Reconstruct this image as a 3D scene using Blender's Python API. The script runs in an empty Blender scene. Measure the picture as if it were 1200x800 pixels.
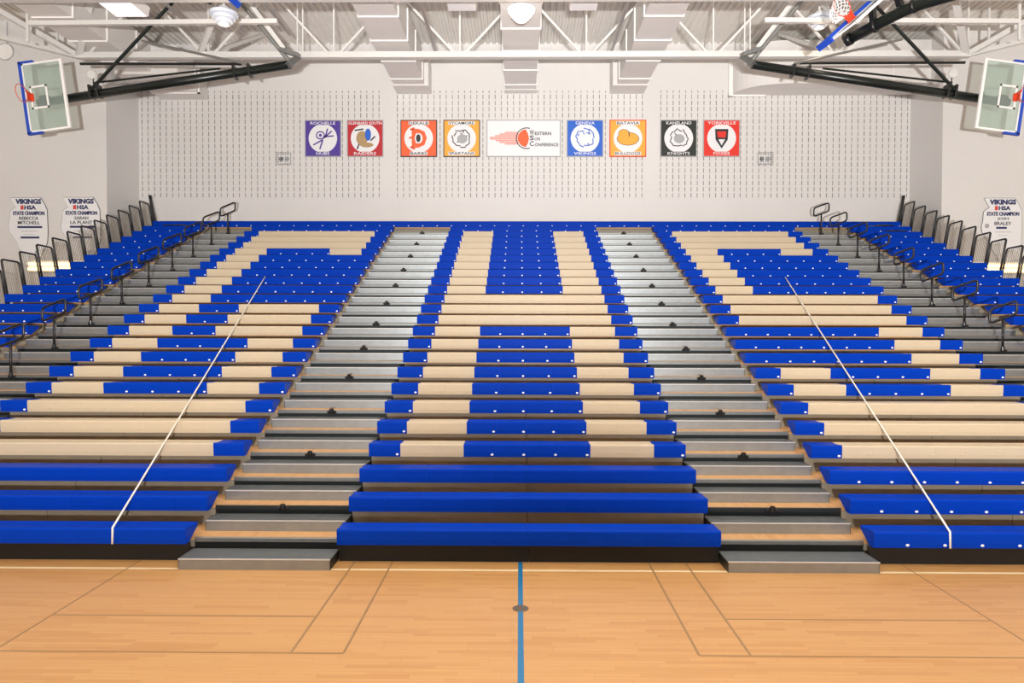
import bpy, math, random
from mathutils import Vector, Matrix
random.seed(7)
PI = math.pi
SC = bpy.context.scene
COL = SC.collection

# ------------------------------------------------------------------ camera
cam_d = bpy.data.cameras.new('camera'); cam = bpy.data.objects.new('camera', cam_d); COL.objects.link(cam)
cam_d.sensor_fit = 'HORIZONTAL'; cam_d.sensor_width = 36.0; cam_d.lens = 839.04/1200*36.0
cam_d.clip_end = 200
YAW, PITCH, ROLL, EYE = -0.01007, 0.02, -0.00224, 2.83
Rz = Matrix.Rotation(YAW, 3, 'Z'); Rx = Matrix.Rotation(PITCH, 3, 'X'); Ry = Matrix.Rotation(-ROLL, 3, 'Y')
W2C = Ry @ Rx @ Rz
right, fwd_, upv = W2C[0], W2C[1], W2C[2]
M3 = Matrix((right, upv, -fwd_)).transposed()
cam.matrix_world = Matrix.Translation((0, 0, EYE)) @ M3.to_4x4()
SC.camera = cam

# ------------------------------------------------------------------ world, lights, exposure
SC.view_settings.view_transform = 'Standard'; SC.view_settings.look = 'None'
SC.view_settings.exposure = 0.0; SC.view_settings.gamma = 1.0; SC.view_settings.use_curve_mapping = False
w = bpy.data.worlds.new('world'); SC.world = w; w.use_nodes = True
w.node_tree.nodes['Background'].inputs[0].default_value = (1.0, 0.97, 0.93, 1)

FLOOD, FRONT, BACK, AMB, LAMP, UP = 33500, 185, 85, 0.22, 14, 1050
w.node_tree.nodes['Background'].inputs[1].default_value = AMB
def spot(name, loc, target, energy, angle, blend, radius, col):
    l = bpy.data.lights.new(name, 'SPOT'); o = bpy.data.objects.new(name, l); COL.objects.link(o)
    l.energy = energy; l.spot_size = math.radians(angle); l.spot_blend = blend; l.shadow_soft_size = radius; l.color = col
    o.location = loc; o.rotation_euler = (Vector(target)-Vector(loc)).to_track_quat('-Z', 'Y').to_euler()
    return o
def area(name, loc, target, energy, sx, sy, col):
    l = bpy.data.lights.new(name, 'AREA'); o = bpy.data.objects.new(name, l); COL.objects.link(o)
    l.shape = 'RECTANGLE'; l.size = sx; l.size_y = sy; l.energy = energy; l.color = col
    o.location = loc; o.rotation_euler = (Vector(target)-Vector(loc)).to_track_quat('-Z', 'Y').to_euler()
    return o
# unseen flash-like key spots behind the camera, aimed apart for even walls, and the high rows of bay lamps over the court
for fx, tx, fe in ((-0.1, -16.0, 0.64), (0.5, 19.5, 0.74)):
    spot('key_flood', (fx, -4.5, 2.0), (tx, 23.9, 30.0), FLOOD*fe, 112, 1.0, 0.12, (1.0, 0.985, 0.975))
for ux in (-7.5, 0.6, 8.5):  # added fill spots, no fixtures in the hall, to brighten the roof deck
    spot('ceiling_fill', (ux, 3.0, 3.2), (ux*1.25, 17.5, 12.2), UP, 80, 1.0, 0.3, (1.0, 0.96, 0.91))
for bx in (-9.0, 0.0, 9.0):
    area('bay_light', (bx, -1.0, 11.2), (bx, 3.0, 0), FRONT, 3.0, 2.0, (1.0, 0.95, 0.88))
    area('bay_light', (bx, 4.0, 11.2), (bx, 12.0, 2), BACK, 7.0, 5.0, (1.0, 0.95, 0.88))

# ------------------------------------------------------------------ materials
def newmat(name):
    m = bpy.data.materials.new(name); m.use_nodes = True
    nt = m.node_tree; return m, nt, nt.nodes['Principled BSDF']
def mat(name, col, rough=0.5, metal=0.0, var=0.06, scale=6.0, emit=0.0, bump=0.0, alpha=None, spec=None, stretch=None):
    m, nt, b = newmat(name)
    tc = nt.nodes.new('ShaderNodeTexCoord'); n = nt.nodes.new('ShaderNodeTexNoise'); n.inputs['Scale'].default_value = scale
    n.inputs['Detail'].default_value = 4
    if stretch:
        mp = nt.nodes.new('ShaderNodeMapping'); mp.inputs['Scale'].default_value = stretch
        nt.links.new(tc.outputs['Object'], mp.inputs[0]); nt.links.new(mp.outputs[0], n.inputs['Vector'])
    else: nt.links.new(tc.outputs['Object'], n.inputs['Vector'])
    mx = nt.nodes.new('ShaderNodeMix'); mx.data_type = 'RGBA'
    mx.inputs[6].default_value = (*[max(0, c*(1-var)) for c in col], 1); mx.inputs[7].default_value = (*[min(1, c*(1+var)) for c in col], 1)
    nt.links.new(n.outputs['Fac'], mx.inputs[0]); nt.links.new(mx.outputs[2], b.inputs['Base Color'])
    b.inputs['Roughness'].default_value = rough; b.inputs['Metallic'].default_value = metal
    if spec is not None: b.inputs['Specular IOR Level'].default_value = spec
    if emit:
        b.inputs['Emission Color'].default_value = (*col, 1); b.inputs['Emission Strength'].default_value = emit
    if bump:
        bp = nt.nodes.new('ShaderNodeBump'); bp.inputs['Strength'].default_value = bump; bp.inputs['Distance'].default_value = 0.01
        nt.links.new(n.outputs['Fac'], bp.inputs['Height']); nt.links.new(bp.outputs[0], b.inputs['Normal'])
    return m
MT = dict(
    blue=mat('blue_plastic', (0.0018, 0.042, 0.43), 0.42, var=0.10, scale=3, bump=0.10, spec=0.04),
    cream=mat('cream_plastic', (0.61, 0.505, 0.36), 0.45, var=0.04, scale=3, bump=0.1, spec=0.3),
    plate=mat('number_plate_white', (0.85, 0.88, 0.92), 0.35),
    dot=mat('tan_screw_cap', (0.42, 0.33, 0.22), 0.5),
    galv=mat('galvanized_steel', (0.28, 0.29, 0.285), 0.40, 0.8, var=0.16, scale=9, bump=0.05),
    riser=mat('riser_board', (0.30, 0.265, 0.20), 0.45, 0.0, var=0.15, scale=5),
    step=mat('aluminium_step', (0.35, 0.38, 0.395), 0.38, 0.75, var=0.14, scale=8, bump=0.05),
    lip_glint=mat('aluminium_edge_highlight', (0.70, 0.70, 0.69), 0.4, 0.4),  # paler than the step metal: edge highlight put into the colour
    darkmetal=mat('dark_steel', (0.03, 0.035, 0.035), 0.45, 0.5),
    black=mat('black_enamel', (0.012, 0.012, 0.013), 0.32, 0.1),
    mast=mat('black_green_mast_paint', (0.010, 0.014, 0.012), 0.3, 0.2),
    skirt=mat('black_skirt_board', (0.007, 0.0065, 0.0055), 0.55, var=0.3, scale=12),
    white=mat('white_ceiling_paint', (0.70, 0.69, 0.66), 0.5, var=0.03),
    duct=mat('painted_duct_metal', (0.76, 0.74, 0.71), 0.5, var=0.05, scale=2),
    flange=mat('white_flange_paint', (0.92, 0.90, 0.87), 0.5, var=0.02),
    beamgrey=mat('grey_tube_paint', (0.20, 0.20, 0.19), 0.4, 0.3),
    lampglass=mat('lamp_glass', (0.62, 0.66, 0.74), 0.3, emit=0.08, var=0.02),
    lamplit=mat('lit_lamp_glass', (0.95, 0.97, 1.0), 0.3, emit=0.75, var=0.02),
    tube=mat('warm_light_tube', (1.0, 0.72, 0.36), 0.4, emit=4.0, var=0.02),
    orange=mat('orange_rim_paint', (0.75, 0.07, 0.025), 0.4),
    pad=mat('blue_foam_pad', (0.010, 0.065, 0.50), 0.5),
    net=mat('white_net_cord', (0.85, 0.85, 0.85), 0.8),
    cord=mat('white_strap', (0.86, 0.82, 0.74), 0.7),
    wire=mat('grey_wire', (0.22, 0.19, 0.155), 0.4, 0.4),
    panel_white=mat('banner_white', (0.86, 0.86, 0.87), 0.5, var=0.02),
    ink=mat('dark_ink', (0.03, 0.03, 0.035), 0.6), navy=mat('navy_ink', (0.02, 0.025, 0.12), 0.6),
    redink=mat('red_ink', (0.72, 0.05, 0.04), 0.6),
    purple=mat('purple_print', (0.085, 0.045, 0.33), 0.5), crimson=mat('crimson_print', (0.52, 0.02, 0.03), 0.5),
    orangered=mat('orange_red_print', (0.88, 0.13, 0.035), 0.5), amber=mat('amber_print', (0.93, 0.42, 0.05), 0.5),
    royal=mat('royal_blue_print', (0.02, 0.13, 0.62), 0.5), blackprint=mat('black_green_print', (0.022, 0.026, 0.02), 0.5),
    redprint=mat('red_print', (0.80, 0.035, 0.02), 0.5), tan=mat('tan_print', (0.45, 0.30, 0.14), 0.5),
    coral=mat('coral_print', (0.80, 0.26, 0.19), 0.5), greyprint=mat('grey_print', (0.42, 0.42, 0.43), 0.5),
    bluelead=mat('blue_court_paint', (0.015, 0.17, 0.36), 0.3), palepaint=mat('pale_court_paint', (0.86, 0.70, 0.44), 0.3),
    brownpaint=mat('faded_brown_court_paint', (0.33, 0.19, 0.075), 0.35), brass=mat('bronze_cap', (0.22, 0.17, 0.12), 0.4, 0.7),
)
# clear backboard glass
m, nt, b = newmat('backboard_glass'); b.inputs['Base Color'].default_value = (0.75, 0.86, 0.80, 1); b.inputs['Roughness'].default_value = 0.05
tr = nt.nodes.new('ShaderNodeBsdfTransparent'); tr.inputs[0].default_value = (0.80, 0.87, 0.83, 1); ms = nt.nodes.new('ShaderNodeMixShader'); ms.inputs[0].default_value = 0.18
out = nt.nodes['Material Output']; nt.links.new(tr.outputs[0], ms.inputs[1]); nt.links.new(b.outputs[0], ms.inputs[2]); nt.links.new(ms.outputs[0], out.inputs[0])
MT['glass'] = m

class G:                                            # tiny node-graph helper
    def __init__(s, nt): s.nt = nt
    def math(s, op, a, b=None, c=None):
        n = s.nt.nodes.new('ShaderNodeMath'); n.operation = op
        for i, v in enumerate((a, b, c)):
            if v is None: continue
            if isinstance(v, (int, float)): n.inputs[i].default_value = v
            else: s.nt.links.new(v, n.inputs[i])
        return n.outputs[0]
    def mix(s, f, a, b):
        n = s.nt.nodes.new('ShaderNodeMix'); n.data_type = 'RGBA'
        for i, v in ((0, f), (6, a), (7, b)):
            if isinstance(v, (int, float)): n.inputs[i].default_value = v
            elif isinstance(v, tuple): n.inputs[i].default_value = (*v, 1)
            else: s.nt.links.new(v, n.inputs[i])
        return n.outputs[2]
def wood_floor(name, swap=False, base=(0.60, 0.315, 0.108), rough=0.28):
    m, nt, b = newmat(name); g = G(nt)
    geo = nt.nodes.new('ShaderNodeNewGeometry'); sep = nt.nodes.new('ShaderNodeSeparateXYZ'); nt.links.new(geo.outputs['Position'], sep.inputs[0])
    X, Y = sep.outputs[0], sep.outputs[1]
    if swap: X, Y = Y, X
    row = g.math('FLOOR', g.math('DIVIDE', Y, 0.057))
    wn = nt.nodes.new('ShaderNodeTexWhiteNoise'); wn.noise_dimensions = '1D'; nt.links.new(row, wn.inputs['W'])
    xs = g.math('DIVIDE', g.math('ADD', X, g.math('MULTIPLY', wn.outputs['Value'], 7.0)), 0.75)
    cell = g.math('FLOOR', xs)
    cb = nt.nodes.new('ShaderNodeCombineXYZ'); nt.links.new(cell, cb.inputs[0]); nt.links.new(row, cb.inputs[1])
    w2 = nt.nodes.new('ShaderNodeTexWhiteNoise'); w2.noise_dimensions = '2D'; nt.links.new(cb.outputs[0], w2.inputs['Vector'])
    mp = nt.nodes.new('ShaderNodeMapping'); mp.inputs['Scale'].default_value = (0.6, 9, 1) if not swap else (9, .6, 1)
    nt.links.new(geo.outputs['Position'], mp.inputs[0])
    n = nt.nodes.new('ShaderNodeTexNoise'); n.inputs['Scale'].default_value = 3; n.inputs['Detail'].default_value = 6; nt.links.new(mp.outputs[0], n.inputs['Vector'])
    big = nt.nodes.new('ShaderNodeTexNoise'); big.inputs['Scale'].default_value = 0.5; nt.links.new(geo.outputs['Position'], big.inputs['Vector'])
    v = g.math('ADD', g.math('MULTIPLY', g.math('POWER', w2.outputs['Value'], 2.2), 0.42), g.math('MULTIPLY', n.outputs['Fac'], 0.45))
    lo = tuple(c*k for c, k in zip(base, (1.07, 1.12, 1.22))); hi = tuple(c*k for c, k in zip(base, (0.83, 0.72, 0.58)))
    c = g.mix(v, lo, hi)
    fr = g.math('FRACT', g.math('DIVIDE', Y, 0.057)); edge = g.math('LESS_THAN', fr, 0.05)
    fx = g.math('FRACT', xs); e2 = g.math('LESS_THAN', fx, 0.006)
    c = g.mix(g.math('MULTIPLY', g.math('MAXIMUM', edge, e2), 0.35), c, tuple(k*0.45 for k in base))
    nt.links.new(c, b.inputs['Base Color'])
    rr = g.math('ADD', rough, g.math('MULTIPLY', big.outputs['Fac'], 0.16)); nt.links.new(rr, b.inputs['Roughness'])
    b.inputs['Coat Weight'].default_value = 0.15; b.inputs['Coat Roughness'].default_value = 0.25
    return m
MT['floor'] = wood_floor('maple_floor')
MT['deckwood'] = wood_floor('deck_plywood', swap=True, base=(0.66, 0.36, 0.14), rough=0.4)
def block_wall(name, col, slots):
    m, nt, b = newmat(name); g = G(nt)
    geo = nt.nodes.new('ShaderNodeNewGeometry'); sep = nt.nodes.new('ShaderNodeSeparateXYZ'); nt.links.new(geo.outputs['Position'], sep.inputs[0])
    X, Z = (g.math('ADD', sep.outputs[0], sep.outputs[1]) if not slots else sep.outputs[0]), sep.outputs[2]
    rz = g.math('DIVIDE', Z, 0.2032); row = g.math('FLOOR', rz)
    off = g.math('MULTIPLY', g.math('MODULO', row, 2.0), 0.5)
    fx = g.math('FRACT', g.math('ADD', g.math('DIVIDE', X, 0.4064), off)); fz = g.math('FRACT', rz)
    joint = g.math('MAXIMUM', g.math('LESS_THAN', fx, 0.03), g.math('LESS_THAN', fz, 0.055))
    n = nt.nodes.new('ShaderNodeTexNoise'); n.inputs['Scale'].default_value = 0.7; nt.links.new(geo.outputs['Position'], n.inputs['Vector'])
    n2 = nt.nodes.new('ShaderNodeTexNoise'); n2.inputs['Scale'].default_value = 40; nt.links.new(geo.outputs['Position'], n2.inputs['Vector'])
    c = g.mix(n.outputs['Fac'], tuple(k*0.96 for k in col), tuple(min(1, k*1.03) for k in col))
    c = g.mix(g.math('MULTIPLY', joint, 0.10), c, tuple(k*0.7 for k in col))
    if slots:
        sx = g.math('FRACT', g.math('DIVIDE', g.math('ADD', X, 12.604+0.011+20.32), 0.2032))
        sx = g.math('LESS_THAN', sx, 0.125)
        sz = g.math('FRACT', g.math('DIVIDE', Z, 0.2032)); sz = g.math('MULTIPLY', g.math('GREATER_THAN', sz, 0.14), g.math('LESS_THAN', sz, 0.86))
        s = g.math('MULTIPLY', sx, sz)
        s = g.math('MULTIPLY', s, g.math('MULTIPLY', g.math('GREATER_THAN', Z, 7.112), g.math('LESS_THAN', Z, 10.566+0.1)))
        for a, bb in ((-4.56, -4.19), (4.16, 4.62)):
            s = g.math('MULTIPLY', s, g.math('MAXIMUM', g.math('LESS_THAN', X, a), g.math('GREATER_THAN', X, bb)))
        wn = nt.nodes.new('ShaderNodeTexWhiteNoise'); wn.noise_dimensions = '2D'; cb = nt.nodes.new('ShaderNodeCombineXYZ')
        nt.links.new(g.math('FLOOR', g.math('DIVIDE', X, 0.2032)), cb.inputs[0]); nt.links.new(row, cb.inputs[1]); nt.links.new(cb.outputs[0], wn.inputs['Vector'])
        c = g.mix(g.math('MULTIPLY', s, g.math('ADD', 0.62, g.math('MULTIPLY', wn.outputs['Value'], 0.38))), c, (0.15, 0.125, 0.105))
    nt.links.new(c, b.inputs['Base Color'])
    bp = nt.nodes.new('ShaderNodeBump'); bp.inputs['Strength'].default_value = 0.25; bp.inputs['Distance'].default_value = 0.01
    h = g.math('SUBTRACT', g.math('MULTIPLY', n2.outputs['Fac'], 0.3), joint); nt.links.new(h, bp.inputs['Height']); nt.links.new(bp.outputs[0], b.inputs['Normal'])
    b.inputs['Roughness'].default_value = 0.55
    return m
WALLC = (0.745, 0.728, 0.705)
MT['wall_slots'] = block_wall('slotted_acoustic_block', WALLC, True)
MT['wall'] = block_wall('painted_block', WALLC, False)
MT['roofdeck'] = mat('white_roof_deck', (0.82, 0.79, 0.73), 0.5, var=0.07, scale=1.5)

# ------------------------------------------------------------------ mesh builder
class MB:
    def __init__(s): s.v = []; s.f = []; s.mi = []; s.mats = []
    def _m(s, m):
        if m not in s.mats: s.mats.append(m)
        return s.mats.index(m)
    def add(s, vs, fs, m):
        o = len(s.v); k = s._m(m); s.v += [tuple(v) for v in vs]
        for f in fs: s.f.append([i+o for i in f]); s.mi.append(k)
        return s
    def box(s, x0, x1, y0, y1, z0, z1, m, bev=0.0):
        if bev <= 0:
            vs = [(x, y, z) for z in (z0, z1) for y in (y0, y1) for x in (x0, x1)]
            return s.add(vs, [(0, 2, 3, 1), (4, 5, 7, 6), (0, 1, 5, 4), (2, 6, 7, 3), (0, 4, 6, 2), (1, 3, 7, 5)], m)
        pr = [(y0+bev, z0), (y1-bev, z0), (y1, z0+bev), (y1, z1-bev), (y1-bev, z1), (y0+bev, z1), (y0, z1-bev), (y0, z0+bev)]
        return s.extrude_x(pr, x0, x1, m)
    def extrude_x(s, prof, x0, x1, m):              # prof: (y,z) counter-clockwise seen from +X
        n = len(prof); vs = [(x0, y, z) for y, z in prof]+[(x1, y, z) for y, z in prof]
        fs = [tuple(range(n))[::-1], tuple(range(n, 2*n))]+[(i, (i+1) % n, (i+1) % n+n, i+n) for i in range(n)]
        return s.add(vs, fs, m)
    def extrude_z(s, prof, z0, z1, m):
        n = len(prof); vs = [(x, y, z0) for x, y in prof]+[(x, y, z1) for x, y in prof]
        fs = [tuple(range(n))[::-1], tuple(range(n, 2*n))]+[(i, (i+1) % n, (i+1) % n+n, i+n) for i in range(n)]
        return s.add(vs, fs, m)
    def extrude_y(s, prof, y0, y1, m):              # prof (x,z)
        n = len(prof); vs = [(x, y0, z) for x, z in prof]+[(x, y1, z) for x, z in prof]
        fs = [tuple(range(n)), tuple(range(n, 2*n))[::-1]]+[(i, i+n, (i+1) % n+n, (i+1) % n) for i in range(n)]
        return s.add(vs, fs, m)
    def tube(s, pts, r, m, n=8, closed=False):
        pts = [Vector(p) for p in pts]; N = len(pts); vs = []; fs = []
        prev = None
        for i, p in enumerate(pts):
            if closed: t = (pts[(i+1) % N]-pts[i-1])
            else: t = pts[min(i+1, N-1)]-pts[max(i-1, 0)]
            t.normalize()
            if prev is None:
                a = Vector((0, 0, 1)) if abs(t.z) < 0.9 else Vector((1, 0, 0))
                u = t.cross(a).normalized()
            else: u = (prev-t*prev.dot(t)).normalized()
            prev = u; v = t.cross(u)
            for k in range(n): vs.append(p+(u*math.cos(2*PI*k/n)+v*math.sin(2*PI*k/n))*r)
        for i in range(N if closed else N-1):
            j = (i+1) % N
            for k in range(n): fs.append((i*n+k, i*n+(k+1) % n, j*n+(k+1) % n, j*n+k))
        if not closed: fs += [tuple(range(n))[::-1], tuple(range((N-1)*n, N*n))]
        return s.add(vs, fs, m)
    def bar(s, a, b, wx, wz, m):                    # rectangular bar between two points
        a, b = Vector(a), Vector(b); t = (b-a).normalized(); up = Vector((0, 0, 1)) if abs(t.z) < 0.95 else Vector((0, 1, 0))
        u = t.cross(up).normalized(); v = u.cross(t)
        vs = [p+u*i*wx/2+v*j*wz/2 for p in (a, b) for i, j in ((-1, -1), (1, -1), (1, 1), (-1, 1))]
        return s.add(vs, [(0, 3, 2, 1), (4, 5, 6, 7), (0, 1, 5, 4), (1, 2, 6, 5), (2, 3, 7, 6), (3, 0, 4, 7)], m)
    def lathe(s, prof, c, m, n=24, axis='z'):        # prof (r,h)
        vs = []; fs = []
        for r, h in prof:
            for k in range(n):
                a = 2*PI*k/n; x, y = r*math.cos(a), r*math.sin(a)
                vs.append((c[0]+x, c[1]+y, c[2]+h) if axis == 'z' else ((c[0]+x, c[1]+h, c[2]+y) if axis == 'y' else (c[0]+h, c[1]+x, c[2]+y)))
        for i in range(len(prof)-1):
            for k in range(n): fs.append((i*n+k, i*n+(k+1) % n, (i+1)*n+(k+1) % n, (i+1)*n+k))
        fs += [tuple(range(n))[::-1], tuple(range((len(prof)-1)*n, len(prof)*n))]
        return s.add(vs, fs, m)
    def mesh(s, name, smooth=False):
        me = bpy.data.meshes.new(name); me.from_pydata(s.v, [], s.f)
        for m in s.mats: me.materials.append(MT[m])
        me.polygons.foreach_set('material_index', s.mi)
        if smooth: me.polygons.foreach_set('use_smooth', [True]*len(s.f))
        me.update(); 
        import bmesh as _b
        bm = _b.new(); bm.from_mesh(me); _b.ops.recalc_face_normals(bm, faces=bm.faces); bm.to_mesh(me); bm.free()
        return me
    def build(s, name, parent=None, smooth=False, loc=None): return link(s.mesh(name, smooth), name, parent, loc)
def link(me, name, parent=None, loc=None):
    o = bpy.data.objects.new(name, me); COL.objects.link(o)
    if parent: o.parent = parent
    if loc: o.location = loc
    return o
def tag(o, label=None, cat=None, group=None, kind=None):
    if label: o['label'] = label
    if cat: o['category'] = cat
    if group: o['group'] = group
    if kind: o['kind'] = kind
    return o
def empty(name, loc, label, cat, group=None, rot=None):
    o = bpy.data.objects.new(name, None); COL.objects.link(o); o.location = loc; o.empty_display_size = 0.1
    if rot: o.rotation_euler = rot
    return tag(o, label, cat, group)
def struct(mb, name, parent=None, smooth=False):
    o = mb.build(name, parent, smooth)
    if not parent: o['kind'] = 'structure'
    return o
def round_loop(pts, r, seg=5):                      # rounds the corners of a closed polygon
    out = []; N = len(pts); P = [Vector(p) for p in pts]
    for i in range(N):
        a, b, c = P[i-1], P[i], P[(i+1) % N]
        p = b+(a-b).normalized()*r; q = b+(c-b).normalized()*r
        for k in range(seg+1):
            t = k/seg; out.append((p*(1-t)**2+b*2*t*(1-t)+q*t*t))
    return out
def round_path(pts, r, seg=5):
    P = [Vector(p) for p in pts]; out = [P[0]]
    for i in range(1, len(P)-1):
        a, b, c = P[i-1:i+2]; p = b+(a-b).normalized()*r; q = b+(c-b).normalized()*r
        for k in range(seg+1):
            t = k/seg; out.append(p*(1-t)**2+b*2*t*(1-t)+q*t*t)
    return out+[P[-1]]
def text(body, cx, y, cz, width, height, mname, name, parent, bold=0.0):
    """lettering on a vertical board facing -Y, fitted to width x height, centred at cx, cz"""
    cu = bpy.data.curves.new(name, 'FONT'); cu.body = body; cu.size = 1; cu.extrude = 0.004; cu.offset = bold; cu.resolution_u = 2
    t = bpy.data.objects.new(name, cu); COL.objects.link(t)
    bpy.context.view_layer.update()
    me = bpy.data.meshes.new_from_object(t.evaluated_get(bpy.context.evaluated_depsgraph_get()))
    bpy.data.objects.remove(t); bpy.data.curves.remove(cu)
    xs = [v.co.x for v in me.vertices]; ys = [v.co.y for v in me.vertices]
    w_, h_ = max(xs)-min(xs), max(ys)-min(ys); mx, my = (max(xs)+min(xs))/2, (max(ys)+min(ys))/2
    for v in me.vertices:
        x, yy, z = v.co; v.co = (cx+(x-mx)*width/w_, y-z, cz+(yy-my)*height/h_)
    me.materials.clear(); me.materials.append(MT[mname]); me.name = name
    return link(me, name, parent)

# ------------------------------------------------------------------ dimensions of the seating bank
ROWS = 25; DY = 0.61; DZ = 0.24246; Y1 = 8.4575; Z1 = 0.229; SEATH = 0.187
NOSE = 0.235                                        # platform nose sits this far behind the seat front
WALLY = 23.9; XL, XR = -12.71, 12.89; RET_L, RET_R = 22.01, 22.08; CEIL = 12.19
CEN = (-2.170, 2.400, 0.457); LEFT = (-8.421, -3.982, 0.4439); RIGHT = (4.200, 8.594, 0.4394)
OUTL = (-11.86, -10.06, 0.45); OUTR = (10.40, 12.20, 0.45)
def sy(k): return Y1+DY*(k-1)
def sz(k): return Z1+DZ*(k-1)
def ny(k): return sy(k)+NOSE
def nz(k): return 0.2425*k                           # deck level

# ------------------------------------------------------------------ the room
fl = struct(MB().box(-20, 20, -14, 24.2, -0.12, 0, 'floor'), 'floor')
def line(name, x0, x1, y0, y1, m, z=0.0015): MB().box(x0, x1, y0, y1, -0.01, z, m).build(name, fl)
line('sideline', -20, 20, 8.255, 8.305, 'palepaint')
line('centre_line', -0.006, 0.046, -4, 8.6, 'bluelead', 0.003)
for x in (-1.976, -1.518, 1.562, 2.007): line('court_line', x-0.011, x+0.011, 6.145, 8.6, 'brownpaint', 0.002)
for x in (-4.576, 4.58): line('court_line', x-0.009, x+0.009, -4, 8.6, 'brownpaint', 0.002)
line('court_line', -20, -1.518, 6.130, 6.150, 'brownpaint', 0.0022); line('court_line', 1.562, 20, 6.130, 6.150, 'brownpaint', 0.0022)
line('court_line', -4.576, -1.976, 6.915, 6.932, 'brownpaint', 0.0022); line('court_line', 2.007, 4.58, 6.915, 6.932, 'brownpaint', 0.0022)
MB().lathe([(0.082, 0), (0.082, 0.005), (0.072, 0.0065), (0.070, 0.0055), (0.02, 0.0055), (0.001, 0.0055)], (0.020, 7.15, 0), 'brass', 32).build('floor_socket_cap', fl)

struct(MB().box(-14, 14, WALLY, WALLY+0.3, 0, 12.4, 'wall_slots'), 'wall_back')
struct(MB().box(XL-0.3, XL, RET_L+0.3, WALLY+0.3, 0, 12.4, 'wall'), 'wall_left_return')
struct(MB().box(XR, XR+0.3, RET_R+0.3, WALLY+0.3, 0, 12.4, 'wall'), 'wall_right_return')
struct(MB().box(-20, XL, RET_L, RET_L+0.3, 0, 12.4, 'wall'), 'wall_left')
struct(MB().box(XR, 20, RET_R, RET_R+0.3, 0, 12.4, 'wall'), 'wall_right')
struct(MB().box(-20.3, -20, -14, RET_L+0.3, 0, 12.4, 'wall'), 'wall_far_left')
struct(MB().box(20, 20.3, -14, RET_R+0.3, 0, 12.4, 'wall'), 'wall_far_right')
# ribbed steel roof deck, ribs running front to back
prof = []; x = -20.3
while x < 20.3:
    prof += [(x, CEIL), (x+0.09, CEIL), (x+0.12, CEIL+0.055), (x+0.17, CEIL+0.055)]; x += 0.2
prof += [(x, CEIL), (x, CEIL+0.3), (-20.3, CEIL+0.3)]
mbc = MB(); n = len(prof); vs = [(px, -2, pz) for px, pz in prof]+[(px, WALLY+0.3, pz) for px, pz in prof]
mbc.add(vs, [(i, (i+1) % n, (i+1) % n+n, i+n) for i in range(n)], 'roofdeck'); struct(mbc, 'ceiling')
# thin pilaster strips (plain block) that divide the slotted field
for a, b_, nm in ((-4.54, -4.21, 'trim_1'), (4.18, 4.60, 'trim_2')):
    struct(MB().box(a, b_, WALLY-0.015, WALLY+0.01, 6.0, 12.2, 'wall'), nm)

# ------------------------------------------------------------------ seating bank: platforms
ORD = ['', 'first', 'second', 'third', 'fourth', 'fifth', 'sixth', 'seventh', 'eighth', 'ninth', 'tenth', 'eleventh', 'twelfth', 'thirteenth', 'fourteenth',
       'fifteenth', 'sixteenth', 'seventeenth', 'eighteenth', 'nineteenth', 'twentieth', 'twenty-first', 'twenty-second', 'twenty-third', 'twenty-fourth', 'twenty-fifth']
for k in range(1, ROWS+1):
    yb = ny(k+1)+0.02 if k < ROWS else WALLY-0.005
    t = empty('bleacher_platform', (0, ny(k), 0), 'full-width stepped platform of the %s bleacher row up from the floor' % ORD[k], 'bleacher platform', 'bleacher platforms')
    y0 = 0.0; z = nz(k)
    MB().box(OUTL[0], OUTR[1], 0.03, yb-ny(k), z-0.04, z, 'deckwood').build('deck', t)
    aisle = [(-10.05, -8.43), (-3.975, -2.18), (2.41, 4.19), (8.605, 10.39)]
    nb = MB(); r = MB(); d_ = MB(); lo = nz(k-1)+0.001 if k > 1 else 0.13
    prof_n = [(0, z-0.050), (0.012, z-0.050), (0.012, z-0.041), (0.032, z-0.041), (0.032, z+0.002), (0.004, z+0.002), (0, z-0.003)]
    cuts = [OUTL[0]]+[v for p_ in aisle for v in p_]+[OUTR[1]]
    if k < ROWS:
        for p_ in aisle:
            MB().extrude_x(prof_n, p_[0], p_[1], 'darkmetal' if k == 2 else 'galv').build('nosing', t); MB().box(p_[0], p_[1], 0.050, 0.058, lo, z-0.041, 'darkmetal').build('aisle_riser', t)  # aisle riser coloured dark to deepen the shaded gap under the nosing
        segs = [(cuts[i], cuts[i+1]) for i in range(0, len(cuts), 2)]
        segs = [segs[0], (segs[1][0], -6.2), (-6.2, segs[1][1]), (segs[2][0], 0.115), (0.115, segs[2][1]), (segs[3][0], 6.4), (6.4, segs[3][1]), segs[4]]
    else: segs = [(OUTL[0], OUTR[1])]
    for a, b_ in segs: MB().box(a+0.004, b_-0.004, 0.0, 0.029, lo, z-0.0405, 'riser').build('riser', t)
    if k == 1:
        s_ = MB(); 
        for a, b_ in ((OUTL[0], -3.99), (-3.99, -2.17), (-2.17, 0.110), (0.12, 2.40), (2.40, 4.2), (4.2, OUTR[1])):
            yy = -0.11 if not (abs(a+3.99) < .01 or abs(a-2.4) < .01) else 0.02
            s_.box(a, b_, yy, yy+0.02, 0.0, Z1-0.02, 'skirt')
        s_.build('skirt_board', t)
    if k == 2:
        for bx in (-4.95, -0.96, 1.19, 5.03):
            q = MB(); q.lathe([(0.034, 0), (0.034, -0.006), (0.027, -0.008), (0.026, -0.004), (0.001, -0.004)], (bx, 0.05, 0.352), 'plate', 20, 'y')
            q.box(bx-0.015, bx+0.015, 0.040, 0.046, 0.346, 0.358, 'ink'); q.build('maker_badge', t)

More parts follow.
